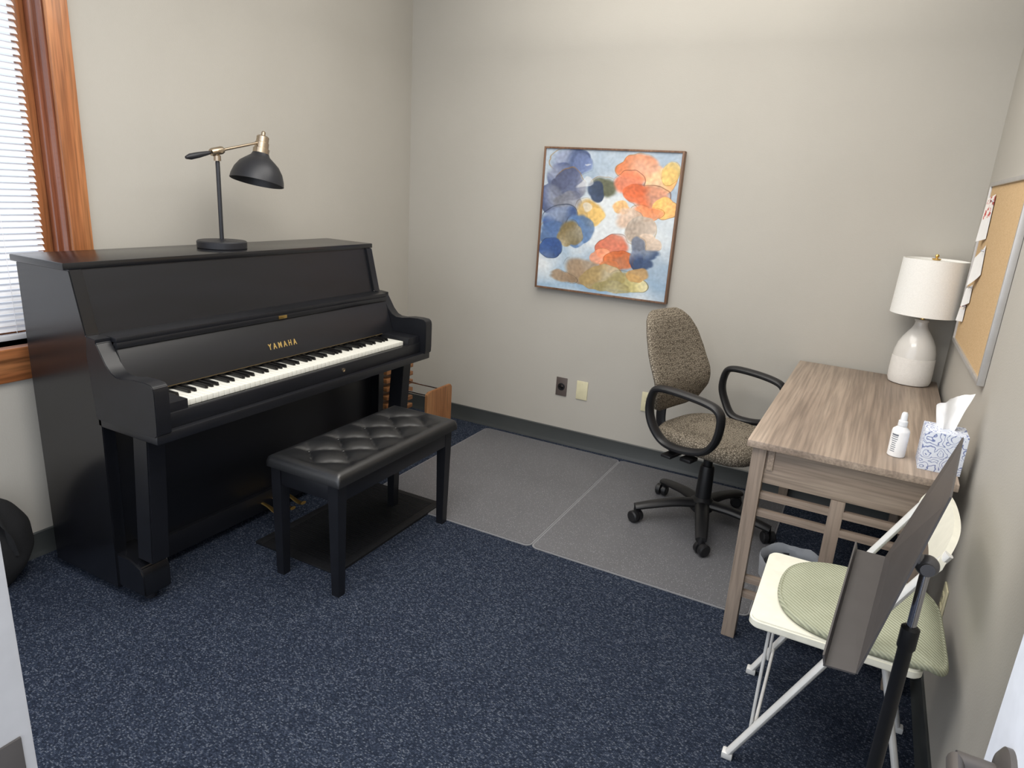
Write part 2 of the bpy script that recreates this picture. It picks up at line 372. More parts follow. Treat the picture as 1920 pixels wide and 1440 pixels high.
obj('lettering',xf(tg,mm),gold,P)['label']='gold maker lettering'

# ---------------------------------------------------------------- piano lamp
lz=1.195;lx=.275;ly=-1.69
L=root('desk_lamp','black and brass adjustable task lamp standing on the piano','lamp',(lx,ly,lz))
obj('lamp_base',g_lathe([(0,0),(.096,0),(.099,.003),(.099,.027),(.095,.031),(.02,.032),(.014,.036),(0,.036)],(lx,ly,lz),48),blackmetal,L)
obj('pole',g_lathe([(.0085,.03),(.0085,.345),(.007,.35),(0,.35)],(lx,ly,lz),20),blackmetal,L)
jt=Vector((lx,ly,1.583));arm=Vector((0,.97,.225)).normalized()
obj('joint',[g_lathe([(0,0),(.014,0),(.014,.02),(.01,.024),(.01,.03),(0,.032)],(lx,ly,1.545),20),g_sphere(jt,.016),
   xf(g_lathe([(0,-.03),(.013,-.03),(.016,-.022),(.016,.022),(.013,.03),(0,.03)],seg=20),Matrix.Translation(jt)@arm.to_track_quat('Z','Y').to_matrix().to_4x4()),
   g_tube(jt+Vector((-.03,0,0)),jt+Vector((.03,0,0)),.006)],nickel,L)
obj('arm',[g_tube(jt-arm*.03,jt+arm*.235,.0055)],nickel,L)
obj('grip',[g_sweep([jt-arm*t for t in (.035,.05,.09,.13,.15)],.012,seg=14,taper=lambda t:[.55,.7,.95,1,.5][round(t*4)])],blackmetal,L)
hd=jt+arm*.245
ax=Vector((0,.225,.974)).normalized()
q=Matrix.Translation(hd)@ax.to_track_quat('Z','Y').to_matrix().to_4x4()
obj('socket_cup',[xf(g_lathe([(0,-.055),(.034,-.055),(.034,-.03),(.029,-.028),(.029,-.005),(.026,-.003),(.026,.02),(.02,.025),(.009,.027),(.009,.04),(.005,.045),(0,.045)],seg=28),q)],nickel,L)
sh=[(.034,-.05),(.040,-.062),(.060,-.078),(.082,-.097),(.10,-.125),(.11,-.155),(.113,-.175),(.110,-.175),(.106,-.155),(.096,-.127),(.078,-.10),(.056,-.082),(.03,-.066)]
obj('lamp_shade',[xf(g_lathe(sh,seg=48,cap=False),q)],blackmetal,L)['label']='black metal bell shade'
obj('bulb',xf(g_sphere((0,0,-.11),.028),q),paper,L)

# ---------------------------------------------------------------- bench
bx0,bx1,by0,by1=.842,1.200,-2.02,-1.24
B=root('piano_bench','black tufted leather piano bench with four tapered legs','bench',((bx0+bx1)/2,(by0+by1)/2,0))
def pad():
    nx,ny=50,104;cx,cy=(bx0+bx1)/2,(by0+by1)/2;hx,hy=(bx1-bx0)/2,(by1-by0)/2
    vs=[];fs=[];zt=.508
    for j in range(ny+1):
        for i in range(nx+1):
            s=(i/nx*2-1);t=(j/ny*2-1)
            x=s*hx;y=t*hy
            e=min(hx-abs(x),hy-abs(y))
            edge=min(1,e/.035);edge=math.sqrt(max(0,1-(1-edge)**2))
            p=y/.165+x/.20;q_=y/.165-x/.20
            k=(abs(math.sin(math.pi*p))*abs(math.sin(math.pi*q_)))
            inside=min(1,max(0,(e-.03)/.05))
            h=.022*(k**.40)*inside+.022*(1-inside)
            vs.append(Vector((cx+x*(.985+.015*edge),cy+y*(.992+.008*edge),zt-.028+.028*edge+(h-.022))))
    for j in range(ny):
        for i in range(nx):
            a=j*(nx+1)+i;fs.append([a,a+1,a+nx+2,a+nx+1])
    ring=[i for i in range(nx+1)]+[j*(nx+1)+nx for j in range(1,ny+1)]+[ny*(nx+1)+i for i in range(nx-1,-1,-1)]+[j*(nx+1) for j in range(ny-1,0,-1)]
    b0=len(vs)
    for r in ring: v=vs[r];vs.append(Vector((v.x,v.y,.458)))
    n=len(ring)
    for k in range(n): fs.append([ring[k],b0+k,b0+(k+1)%n,ring[(k+1)%n]])
    fs.append([b0+k for k in range(n)])
    return vs,fs
sp_=obj('seat_pad',[pad()],leather,B,sharp=60)
for a in range(-3,4):
    for bq in range(-3,4):
        y=.165*(a+bq)/2;x=.20*(a-bq)/2
        if abs(x)<.12 and abs(y)<.34: obj('button',g_sphere(((bx0+bx1)/2+x,(by0+by1)/2+y,.488),.008,(1,1,.5),12,8),leather,B)
obj('apron',[g_box((.858,-2.0,.388),(1.18,-1.265,.457),.004),g_box((.855,-2.003,.448),(1.183,-1.262,.459),.002)],black_m,B)
def leg(cx,cy):
    vs=[]
    for zz,h in ((.0,.017),(.39,.023),(.457,.023)):
        vs+= [Vector((cx-h,cy-h,zz)),Vector((cx+h,cy-h,zz)),Vector((cx+h,cy+h,zz)),Vector((cx-h,cy+h,zz))]
    fs=[[3,2,1,0],[8,9,10,11]]
    for k in (0,4):
        for i in range(4): fs.append([k+i,k+(i+1)%4,k+4+(i+1)%4,k+4+i])
    return vs,fs
for cx in (.878,1.158):
    for cy in (-1.982,-1.285): obj('leg',leg(cx,cy),black_m,B)
fm=[g_box((.62,-1.89,0),(1.065,-1.13,.008),.003)]
for i in range(50):
    yy=-1.85+i*.0139;fm.append(g_box((.665,yy,.007),(1.02,yy+.007,.0100)))
fm+= [g_box((.62,-1.89,.006),(.66,-1.13,.012),.003),g_box((1.025,-1.89,.006),(1.065,-1.13,.012),.003)]
tag(obj('floor_mat',fm,rubber),'black ridged rubber mat lying under the piano bench','mat')

# ---------------------------------------------------------------- chair mats
def cmat(x0,x1,yb,ya,label,z0=0):
    def rr(x0,x1,ya,yb,r,n=6):
        pts=[]
        for cx,cy,a0 in ((x1-r,yb-r,0),(x0+r,yb-r,90),(x0+r,ya+r,180),(x1-r,ya+r,270)):
            for k in range(n+1):
                a=math.radians(a0+90*k/n);pts.append((cx+r*math.cos(a),cy+r*math.sin(a)))
        return pts
    lip=g_prism(rr(x0,x1,yb,ya,.03),'z',z0,z0+.005,.0015)
    o=tag(obj('chair_mat',[g_prism(rr(x0+.007,x1-.007,yb+.007,ya-.007,.025),'z',z0+.0045,z0+.0065,.0008)+(0,),lip+(1,)],[mat_m,matlip]),label,'mat')
    o['group']='grey chair mats on the carpet'
cmat(.69,1.607,-1.26,-.055,'grey speckled vinyl chair mat beside the piano bench')
cmat(1.608,2.54,-1.26,-.055,'grey speckled vinyl chair mat under the office chair')

# ---------------------------------------------------------------- magazine rack
R=root('magazine_rack','small oak rack with slatted end and metal rods beside the piano','rack',(.4,-.5,0))
obj('end_panel',[g_prism([(-.63,.0),(-.37,.0),(-.37,.345),(-.385,.362),(-.61,.362),(-.63,.345)],'x',.595,.613,.003)],rackwood,R)
obj('upright',[g_box((.22,-.63,.0),(.238,-.60,.42),.003)],rackwood,R)
obj('upright',[g_box((.22,-.40,.0),(.238,-.37,.42),.003)],rackwood,R)
obj('slats',[g_box((.238,-.63,.05+.052*i),(.325,-.37,.075+.052*i),.003) for i in range(8)],rackwoodh,R)
for yy in (-.58,-.42): obj('rod',[g_tube((.23,yy,.33),(.599,yy,.33),.005)],chrome,R)
obj('shelf',[g_box((.238,-.62+.05*i,.08),(.596,-.59+.05*i,.092),.002) for i in range(5)],rackwoodh,R)

# ---------------------------------------------------------------- wall plates
def plate(nm,lab,cx,cz,mat,kind,wallx=None):
    m=Matrix.Translation((cx,-.0005,cz)) if wallx is None else Matrix.Translation((wallx-.0005,cx,cz))@Matrix.Rotation(math.radians(-90),4,'Z')
    o=obj(nm,[xf(g_box((-.036,-.006,-.0575),(.036,0,.0575),.003),m)],mat);tag(o,lab,'wall plate')
    if kind=='round': obj('socket',[xf(g_lathe([(0,0),(.023,0),(.023,.004),(.014,.005),(.014,.001),(0,.001)],seg=24),m@Matrix.Translation((0,-.005,0))@Matrix.Rotation(math.radians(90),4,'X'))],blackpl,o)
    if kind=='blank':
        for s in (-1,1): obj('screw',xf(g_lathe([(0,0),(.003,0),(.003,.001),(0,.002)],seg=10),m@Matrix.Translation((0,-.006,s*.042))@Matrix.Rotation(math.radians(90),4,'X')),mat,o)
    if kind=='duplex':
        for s in (-1,1):
            k=obj('socket',xf(g_box((-.017,-.0085,s*.02-.014),(.017,-.005,s*.02+.014),.003),m),mat,o)
            for dx in (-.006,.006): obj('slot',xf(g_box((dx-.0012,-.009,s*.02-.003),(dx+.0012,-.0084,s*.02+.006)),m),blackpl,k)
plate('wall_socket','bronze wall plate with a round black socket',1.17,.365,darkplate,'round')
plate('blank_wall_plate','ivory blank wall plate low on the wall',1.305,.365,ivoryplate,'blank')
plate('wall_outlet','ivory duplex outlet behind the office chair',1.712,.375,ivoryplate,'duplex')
plate('wall_outlet','ivory duplex outlet beside the folding chair',-1.43,.37,ivoryplate,'duplex',W)

# ---------------------------------------------------------------- painting
PX0,PX1,PZ0,PZ1=.959,1.756,.955,1.749
pt=root('wall_painting','square abstract floral canvas in blue and orange, thin walnut frame','painting',((PX0+PX1)/2,-.02,PZ0))
fw=.010
obj('frame',[g_box((PX0,-.045,PZ0),(PX0+fw,-.001,PZ1),.001),g_box((PX1-fw,-.045,PZ0),(PX1,-.001,PZ1),.001),
  g_box((PX0+fw,-.045,PZ0),(PX1-fw,-.001,PZ0+fw),.001),g_box((PX0+fw,-.045,PZ1-fw),(PX1-fw,-.001,PZ1),.001)],walnut,pt)
blobs=[ # u,v,rx,ry,color
(.20,.07,.20,.09,(74,90,134)),(.30,.10,.10,.09,(94,108,144)),
(.12,.18,.11,.10,(68,80,118)),(.20,.25,.16,.13,(78,84,112)),(.06,.34,.11,.12,(56,68,106)),(.19,.36,.14,.08,(78,84,110)),
(.48,.25,.11,.10,(84,86,62)),(.41,.28,.07,.09,(44,58,84)),(.37,.43,.13,.10,(200,156,76)),(.43,.46,.07,.07,(216,178,106)),
(.16,.50,.18,.13,(56,82,136)),(.31,.56,.14,.13,(80,110,152)),(.10,.60,.13,.11,(78,104,146)),(.24,.59,.13,.11,(126,106,62)),(.09,.71,.10,.09,(48,76,130)),
(.72,.11,.17,.10,(230,128,76)),(.87,.18,.12,.11,(234,166,100)),(.66,.22,.13,.11,(226,126,90)),(.93,.13,.07,.09,(228,194,116)),(.79,.30,.18,.11,(222,108,62)),(.92,.36,.10,.09,(236,174,98)),(.80,.41,.14,.06,(226,134,84)),
(.60,.39,.08,.05,(226,176,116)),(.66,.46,.12,.08,(212,178,152)),(.77,.53,.15,.10,(202,182,164)),(.83,.61,.10,.08,(192,172,154)),
(.58,.66,.13,.11,(224,114,80)),(.50,.73,.08,.07,(228,146,110)),(.64,.75,.13,.08,(226,112,52)),(.56,.80,.08,.05,(200,106,54)),
(.77,.64,.06,.10,(34,50,86)),(.84,.69,.09,.05,(48,68,104)),(.76,.72,.06,.08,(36,52,88)),(.81,.76,.08,.05,(58,78,114)),
(.36,.84,.20,.10,(142,116,88)),(.20,.91,.14,.05,(160,134,106)),(.52,.88,.20,.09,(150,128,84)),(.70,.89,.18,.08,(168,154,96)),(.78,.83,.09,.05,(196,154,96)),(.60,.94,.16,.05,(160,148,98)),
]
NV=noise.noise
def pcolor(u0,v0):
    u=u0+.030*NV(Vector((u0*4,v0*4,11)))+.010*NV(Vector((u0*16,v0*16,12)));v=v0+.030*NV(Vector((u0*4,v0*4,21)))+.010*NV(Vector((u0*16,v0*16,22)))
    n1=NV(Vector((u*3,v*3,1)));n2=NV(Vector((u*9,v*9,5)));n3=NV(Vector((u*45,v*45,9)));n4=NV(Vector((u*4,v*11,15)))
    a=min(1,max(0,.35+n1*1.3+.5*math.exp(-((u-.52)**2+(v-.5)**2)*9)+n2*.35))
    bl=min(1,max(0,(v-.5)*1.8-(u-.15)*.5+n4*.3))
    base=[[158,174,190][i]*(1-bl)+[126,160,190][i]*bl for i in range(3)]
    c=[base[i]*(1-a)+[214,219,221][i]*a for i in range(3)]
    for k,(bu,bv,rx,ry,col) in enumerate(blobs):
        rx*=.90;ry*=.90
        du=(u-bu)/rx;dv=(v-bv)/ry
        if abs(du)>1.4 or abs(dv)>1.4: continue
        ang=math.atan2(dv,du);d=math.hypot(du,dv)
        lobes=2+k%2
        d-=.20*abs(math.sin(ang*lobes/2+k*1.3))-.08
        if d<1:
            soft=.07+.55*max(0,NV(Vector((u*4,v*4,k*4.1+3)))+.2)
            t=min(1,(1-d)/soft);t=t*t*(3-2*t)*(.90+.10*NV(Vector((u*6,v*6,k))))
            sh=1+.25*NV(Vector((u*5,v*5,k*2.2)))+.07*n3
            lite=min(.40,max(0,NV(Vector((u*4+k,v*4,k)))*1.0))
            cc=[(col[i]*(1-lite)+[224,220,210][i]*lite)*sh for i in range(3)]
            c=[c[i]*(1-t)+cc[i]*t for i in range(3)]
            rim=math.exp(-((d-.95)/.022)**2)*min(1,max(0,NV(Vector((u*4,v*4,k+50)))*2.5+.35))
            rc=[v_*.40 for v_ in col] if k%3 else [150,104,40]
            c=[c[i]*(1-rim*.75)+rc[i]*rim*.75 for i in range(3)]
    w_=NV(Vector((u*7+30,v*10,2)))
    if w_>.32 and .2<u<.62 and .1<v<.8:
        t=min(1,(w_-.32)/.06);c=[c[i]*(1-.6*t)+222*.6*t for i in range(3)]
    return [max(0,min(255,x*(1+.06*n3))) for x in c]
def canvas():
    n=340;vs=[];fs=[];cols=[]
    for j in range(n+1):
        for i in range(n+1):
            u=i/n;v=1-j/n
            vs.append((PX0+fw+u*(PX1-PX0-2*fw),-.036,PZ0+fw+(1-v)*(PZ1-PZ0-2*fw)));cols.append(pcolor(u,v))
    for j in range(n):
        for i in range(n):
            a=j*(n+1)+i;fs.append([a,a+1,a+n+2,a+n+1])
    me=bpy.data.meshes.new('canvas');c=Vector(((PX0+PX1)/2,-.036,(PZ0+PZ1)/2))
    me.from_pydata([Vector(v)-c for v in vs],[],fs)
    at=me.color_attributes.new('Col','FLOAT_COLOR','POINT')
    buf=[]
    for cc in cols: buf+=[lin(cc[0]),lin(cc[1]),lin(cc[2]),1]
    at.data.foreach_set('color',buf)
    m=bpy.data.materials.new('painted_canvas');m.use_nodes=True;N=m.node_tree.nodes
    v=N.new('ShaderNodeVertexColor');v.layer_name='Col'
    b=N['Principled BSDF'];b.inputs['Roughness'].default_value=.6;m.node_tree.links.new(v.outputs[0],b.inputs['Base Color'])
    nn=N.new('ShaderNodeTexNoise');nn.inputs['Scale'].default_value=60;bp=N.new('ShaderNodeBump');bp.inputs['Strength'].default_value=.3;bp.inputs['Distance'].default_value=.003
    m.node_tree.links.new(nn.outputs['Fac'],bp.inputs['Height']);m.node_tree.links.new(bp.outputs[0],b.inputs['Normal'])
    me.materials.append(m)
    o=bpy.data.objects.new('canvas',me);COL.objects.link(o);o.parent=pt;o.location=c-wloc(pt)
canvas()

# ---------------------------------------------------------------- office chair
C=root('office_chair','taupe speckled swivel chair with black loop arms by the desk','chair',(2.195,-.585,.0075),math.radians(-18))
def LO(n,g,m,**k): return obj(n,g,m,C,world=False,**k)
st=[g_lathe([(.0,.06),(.04,.06),(.055,.075),(.055,.12),(.036,.14),(0,.14)],seg=24)]
cs=[]
for k in range(5):
    a=math.radians(18+211+72*k);dx,dy=math.cos(a),math.sin(a)
    st.append(g_sweep(crom([(dx*.03,dy*.03,.105),(dx*.14,dy*.14,.103),(dx*.26,dy*.26,.085),(dx*.325,dy*.325,.072)]),.036,.022,taper=lambda t:1-.3*t))
    st.append(g_lathe([(0,.045),(.013,.045),(.015,.06),(.013,.085),(0,.09)],(dx*.315,dy*.315,0),12))
    t=Vector((-dy,dx,0));c0=Vector((dx*.32,dy*.32,.029))+t*.008
    mq=Matrix.Translation(c0)@Vector((dx*math.cos(.6)-dy*math.sin(.6),dx*math.sin(.6)+dy*math.cos(.6),0)).to_track_quat('Z','Y').to_matrix().to_4x4()
    cs.append([xf(g_lathe([(0,-.03),(.022,-.03),(.0285,-.025),(.0285,-.006),(.012,-.003),(.012,.003),(.0285,.006),(.0285,.025),(.022,.03),(0,.03)],seg=24),mq)])
LO('base',st,blackpl)
for c in cs: LO('caster',c,blackpl)
LO('gas_lift',[g_lathe([(0,.12),(.038,.12),(.034,.29),(.030,.30),(.022,.30),(.022,.39),(0,.39)],seg=24)],blackpl)
LO('tilt_mechanism',[g_box((-.12,-.06,.375),(.10,.06,.415),.01),g_box((-.06,-.33,.405),(-.01,.33,.418),.004)],blackpl)
LO('tilt_lever',[g_sweep([(0,-.05,.40),(.0,-.14,.395),(0,-.17,.385)],.006),g_box((-.02,-.235,.374),(.035,-.165,.392),.006)],blackpl)
def cushion(w,d,z0,z1,cx=0,pw=3.2):
    vs=[];fs=[];rings=[(0.90,z0),(.97,z0+.012),(1,z0+.03),(.99,(z0+z1)/2+.01),(.95,z1-.012),(.86,z1-.003),(.7,z1),(.4,z1-.004),(.15,z1-.008)]
    seg=48
    for s,z in rings:
        for k in range(seg):
            a=2*math.pi*k/seg;c,si=math.cos(a),math.sin(a)
            x=math.copysign(abs(c)**(2/pw),c)*d/2*s;y=math.copysign(abs(si)**(2/pw),si)*w/2*s
            vs.append(Vector((cx+x,y,z-(.03*max(0,(x/(d/2)))**3))))
    for i in range(len(rings)-1):
        for k in range(seg): fs.append([i*seg+k,i*seg+(k+1)%seg,(i+1)*seg+(k+1)%seg,(i+1)*seg+k])
    fs.append(list(range(seg))[::-1]);fs.append([(len(rings)-1)*seg+k for k in range(seg)])
    return vs,fs
LO('seat',[cushion(.49,.47,.415,.49,.015)],fabric,sharp=70)
def backrest():
    prof=[(0.0,.22),(.06,.36),(.2,.44),(.4,.46),(.6,.445),(.78,.405),(.9,.345),(.97,.27),(1,.20)]
    H_=.465;vs=[];fs=[];seg=32;N=30
    for i in range(N+1):
        t=i/N;tt=.5-.5*math.cos(math.pi*t)
        for q in range(len(prof)-1):
            if prof[q][0]<=tt<=prof[q+1][0]:
                f=(tt-prof[q][0])/(prof[q+1][0]-prof[q][0])
                w=prof[q][1]*(1-f)+prof[q+1][1]*f;break
        edge=min(1,min(tt,1-tt)/.10);th=.070*math.sqrt(max(.03,1-(1-edge)**2))
        z=.528+H_*tt
        xc=-.235-.10*(tt-.25)**2*1.2-.05*tt+.03*math.exp(-((tt-.3)/.2)**2)
        for k in range(seg):
            a=2*math.pi*k/seg;c,s=math.cos(a),math.sin(a)
            y=math.copysign(abs(s)**.75,s)*w/2;x=c*th/2
            vs.append(Vector((xc+x+.7*y*y,y*1.04,z)))
    for i in range(N):
        for k in range(seg): fs.append([i*seg+k,i*seg+(k+1)%seg,(i+1)*seg+(k+1)%seg,(i+1)*seg+k])
    fs.append(list(range(seg))[::-1]);fs.append([N*seg+k for k in range(seg)])
    return vs,fs
LO('backrest',[backrest()],fabric,sharp=70)
LO('back_support',[g_sweep(crom([(-.08,0,.392),(-.2,0,.392),(-.275,0,.42),(-.29,0,.50),(-.278,0,.62),(-.275,0,.70)]),.028,.009,up=(0,1,0)),],blackpl)
for s in (-1,1):
    y=.32*s;fx=.0 if s<0 else -.025
    lp=crom([(-.145,y,.672),(-.115,y,.703),(-.02,y,.708),(.12+fx,y,.698),(.18+fx,y,.675),(.195+fx,y,.62),(.18+fx,y,.54),(.13+fx,y,.485),(.02,y,.462),(-.07,y*.97,.47),(-.125,y,.53),(-.152,y,.60)],6,True)
    LO('armrest',[g_sweep(lp,.016,.027,cyc=True,up=(0,1,0),seg=14),
        g_sweep(crom([(-.03,y*.98,.47),(-.035,y*.85,.425),(-.035,y*.6,.411)]),.022,.008)],blackpl)

# ---------------------------------------------------------------- desk
dx0,dx1,dy0,dy1,dz=2.462,3.066,-1.442,-.03,.762
D=root('writing_desk','grey-brown wood desk with slatted ends against the wall','desk',((dx0+dx1)/2,(dy0+dy1)/2,0),math.radians(-1.0))
obj('desk_top',g_box((dx0,dy0,dz-.024),(dx1,dy1,dz),.003),desk_top_m,D)
lw=.046;ins=.018
for lx_ in (dx0+ins,dx1-ins-lw):
    for ly_ in (dy0+ins,dy1-ins-lw):
        zl=.0075 if lx_<2.6 else 0.0
        obj('leg',g_box((lx_,ly_,zl if ly_>-1.3 else 0),(lx_+lw,ly_+lw,dz-.0245),.003),desk_v,D)
xa,xc_=dx0+ins+lw,dx1-ins-lw
ya,yc_=dy0+ins+lw,dy1-ins-lw
for yy in (dy0+ins+.012,dy1-ins-.034):
    obj('apron',g_box((xa,yy,dz-.15),(xc_,yy+.022,dz-.0245),.002),desk_h,D)
    for z in (.565,.50,.24,.18): obj('rail',g_box((xa,yy,z-.013),(xc_,yy+.02,z+.013),.002),desk_h,D)
    xm=(xa+xc_)/2
    obj('slat',g_box((xm-.022,yy-.001,.18),(xm+.022,yy+.021,.611),.002),desk_v,D)
obj('front_apron',[g_box((dx0+ins+.052,ya-.04,dz-.10),(dx0+ins+.072,yc_+.04,dz-.0245),.002)],desk_top_m,D)
obj('back_apron',[g_box((dx1-ins-.03,ya,dz-.13),(dx1-ins-.01,yc_,dz-.0245),.002)],desk_top_m,D)
for z in (.565,.50,.24,.18): obj('rail',g_box((dx1-ins-.03,ya,z-.013),(dx1-ins-.01,yc_,z+.013),.002),desk_top_m,D)

bxx,byy=2.66,-1.21
BN=root('waste_bin','small waste bin with a clear plastic liner under the desk','bin',(bxx,byy,0))
obj('bin_body',g_lathe([(0,.0),(.085,0),(.108,.235),(.105,.235),(.082,.006),(0,.006)],(bxx,byy,0),32),binm,BN)
lv,lf=g_lathe([(.088,.10),(.104,.23),(.109,.248),(.122,.262),(.127,.25),(.12,.21),(.117,.19)],(bxx,byy,0),48,cap=False)
lv=[Vector((v.x+.006*NV(v*25),v.y+.006*NV(v*25+Vector((9,0,0))),v.z+.012*NV(v*22))) for v in lv]
obj('liner',(lv,lf),liner,BN)

# ---------------------------------------------------------------- table lamp
tx,ty=2.955,-.14
T=root('table_lamp','white ceramic table lamp with white drum shade on the desk','lamp',(tx,ty,dz))
ceramic=M('matte_white_ceramic',S(224,221,216),.8,col2=S(220,217,212),nscale=60,bump=.5,bscale=150)
glaze=M('glazed_white_ceramic',S(210,207,202),.18,col2=S(206,203,198),nscale=6,coat=.4)
obj('lamp_body',[g_lathe([(0,0),(.074,0),(.084,.004),(.089,.02),(.090,.06),(.088,.125)],(tx,ty,dz),48,cap=False)],ceramic,T)
obj('glazed_top',[g_lathe([(.088,.1245),(.084,.155),(.076,.185),(.064,.21),(.048,.236),(.035,.255),(.028,.27),(.026,.285),(.031,.291),(.029,.297),(0,.299)],(tx,ty,dz),48,cap=False)],glaze,T)
obj('neck',[g_lathe([(.010,.297),(.010,.308),(.014,.311),(.014,.335),(.01,.34),(0,.34)],(tx,ty,dz),20)],brass,T)
obj('lamp_shade',[g_lathe([(.137,.320),(.129,.565),(.127,.565),(.135,.320),(.137,.320)],(tx,ty,dz),64,cap=False),
  g_lathe([(.128,.556),(.01,.562),(0,.562)],(tx,ty,dz),64,cap=False)],shade_m,T)
obj('finial',[g_lathe([(0,.55),(.018,.566),(.018,.569),(.005,.571),(.005,.575),(.009,.58),(.006,.587),(0,.588)],(tx,ty,dz),20)],brass,T)

# ---------------------------------------------------------------- bottle
bx,by=2.888,-1.285
BO=root('spray_bottle','small white plastic bottle with a printed label on the desk','bottle',(bx,by,dz))
obj('bottle_body',g_lathe([(0,0),(.023,0),(.026,.003),(.026,.082),(.024,.09),(.013,.10),(.011,.104),(0,.104)],(bx,by,dz),32),M('white_bottle',S(232,232,232),.3),BO)
obj('cap',g_lathe([(0,.103),(.014,.103),(.0135,.118),(.010,.121),(.009,.142),(.006,.147),(0,.148)],(bx,by,dz),24),M('clear_white_cap',S(222,225,228),.2),BO)
lab=[]
for i in range(9):
    a0=math.radians(-125);zz=.02+.0068*i
    ww=.5+.35*random.random() if i<8 else .8
    pts=[(math.cos(a0+ww*(k/6-.5))*.0264,math.sin(a0+ww*(k/6-.5))*.0264) for k in range(7)]
    hh=.0012 if i!=8 else .0028
    for k in range(6):
        p,q2=pts[k],pts[k+1]
        lab.append(([Vector((bx+p[0],by+p[1],dz+zz-hh)),Vector((bx+q2[0],by+q2[1],dz+zz-hh)),Vector((bx+q2[0],by+q2[1],dz+zz+hh)),Vector((bx+p[0],by+p[1],dz+zz+hh))],[[0,1,2,3]]))
obj('label_print',lab,M('grey_print',S(110,115,125),.6),BO)

# ---------------------------------------------------------------- tissue box
def boxm():
    m=M('floral_carton',S(212,217,228),.55)
    nt=m.node_tree;N=nt.nodes;L_=nt.links;b=N['Principled BSDF']
    tc=N.new('ShaderNodeTexCoord')
    ns=N.new('ShaderNodeTexNoise');ns.inputs['Scale'].default_value=30;L_.new(tc.outputs['Object'],ns.inputs['Vector'])
    v=N.new('ShaderNodeTexVoronoi');v.inputs['Scale'].default_value=26;v.feature='F1'
    mp=N.new('ShaderNodeMixRGB');mp.blend_type='ADD';mp.inputs[0].default_value=.035
    L_.new(tc.outputs['Object'],mp.inputs[1]);L_.new(ns.outputs['Color'],mp.inputs[2]);L_.new(mp.outputs[0],v.inputs['Vector'])
    w=N.new('ShaderNodeMath');w.operation='SINE'
    mu=N.new('ShaderNodeMath');mu.operation='MULTIPLY';mu.inputs[1].default_value=30
    L_.new(v.outputs['Distance'],mu.inputs[0]);L_.new(mu.outputs[0],w.inputs[0])
    r=N.new('ShaderNodeValToRGB');r.color_ramp.elements[0].position=.62;r.color_ramp.elements[1].position=.92
    r.color_ramp.elements[0].color=S(212,217,227);r.color_ramp.elements[1].color=S(106,118,164)
    L_.new(w.outputs[0],r.inputs[0]);L_.new(r.outputs[0],b.inputs['Base Color'])
    return m
cx0,cy0=2.945,-1.372
TB=root('tissue_box','white and blue floral tissue box with a tissue pulled out','tissue box',(cx0+.057,cy0+.057,dz))
obj('carton',g_box((cx0,cy0,dz),(cx0+.114,cy0+.114,dz+.125),.002),boxm(),TB)
def tissue():
    vs=[];fs=[];nu,nv=40,18;c=Vector((cx0+.057,cy0+.057,dz+.118))
    for j in range(nv+1):
        t=j/nv
        for i in range(nu+1):
            s=i/nu*2-1
            wd_=.020+.024*t
            fold=math.sin(s*3.6+.8*t)*(.008+.008*t)+.006*NV(Vector((s*2,t*3,1)))
            top=.105+.026*s+.005*NV(Vector((s*3,3,7)))
            vs.append(c+Vector((s*wd_+.006*t*t,fold+.012*t,t*top)))
    for j in range(nv):
        for i in range(nu):
            a=j*(nu+1)+i;fs.append([a,a+1,a+nu+2,a+nu+1])
    g2=([Vector((c.x+(v.x-c.x)*.85-.006,v.y+.014,c.z+(v.z-c.z)*.92)) for v in vs],fs)
    return [(vs,fs),g2]
obj('tissue',tissue(),paper,TB,sharp=80)

# ---------------------------------------------------------------- cork board
by0_,by1_,bz0,bz1=-1.14,-.24,1.0,1.655
CB=root('cork_board','framed cork notice board hung on the wall beside the desk','notice board',(W,(by0_+by1_)/2,bz0))
obj('cork_panel',g_box((W-.014,by0_+.01,bz0+.01),(W-.001,by1_-.01,bz1-.01)),cork,CB)
f=.016
obj('board_frame',[g_box((W-.022,by0_,bz0),(W-.001,by0_+f,bz1),.002),g_box((W-.022,by1_-f,bz0),(W-.001,by1_,bz1),.002),g_box((W-.022,by0_+f,bz0),(W-.001,by1_-f,bz0+f),.002),g_box((W-.022,by0_+f,bz1-f),(W-.001,by1_-f,bz1),.002)],alu,CB)
def note(label,yc,zc,w,h,yawd,mats,rot=0,redtop=0):
    n=6;vs=[];fs=[]
    for j in range(n+1):
        for i in range(n+1):
            t=j/n;s=i/n
            vs.append(Vector((-.003-math.tan(math.radians(yawd))*w*(s**1.4)*(.6+.4*t),(s-.5)*w,h/2-h*t)))
    for j in range(n):
        for i in range(n):
            a=j*(n+1)+i;fs.append([a,a+1,a+n+2,a+n+1])
    g1=(vs,[f_ for k,f_ in enumerate(fs) if k//n>=redtop],0);g2=(vs,[f_ for k,f_ in enumerate(fs) if k//n<redtop],1)
    m=Matrix.Translation((W-.0145,yc,zc))@Matrix.Rotation(rot,4,'X')
    gg=[xf(g,m)+(g[2],) for g in (g1,g2) if g[1]]
    me=obj('pinned_paper',gg,mats)
    o=tag(me,label,'paper');o['group']='papers pinned to the cork board'
    obj('push_pin',xf(g_lathe([(0,0),(.004,.0),(.003,.008),(.006,.012),(0,.012)],seg=12),m@Matrix.Translation((-.003,-w*.4,h*.35))@Matrix.Rotation(math.radians(-90),4,'Y')),chrome,o)
note('white card with red print pinned to the cork',-.40,1.515,.11,.17,10,[paper,redprint],-.15,3)
note('white printed sheet curling off the cork',-.49,1.335,.13,.12,10,[paper,redprint],-.45)
note('curling white note pinned low on the cork',-.40,1.21,.09,.075,11,[paper,redprint],-.3)
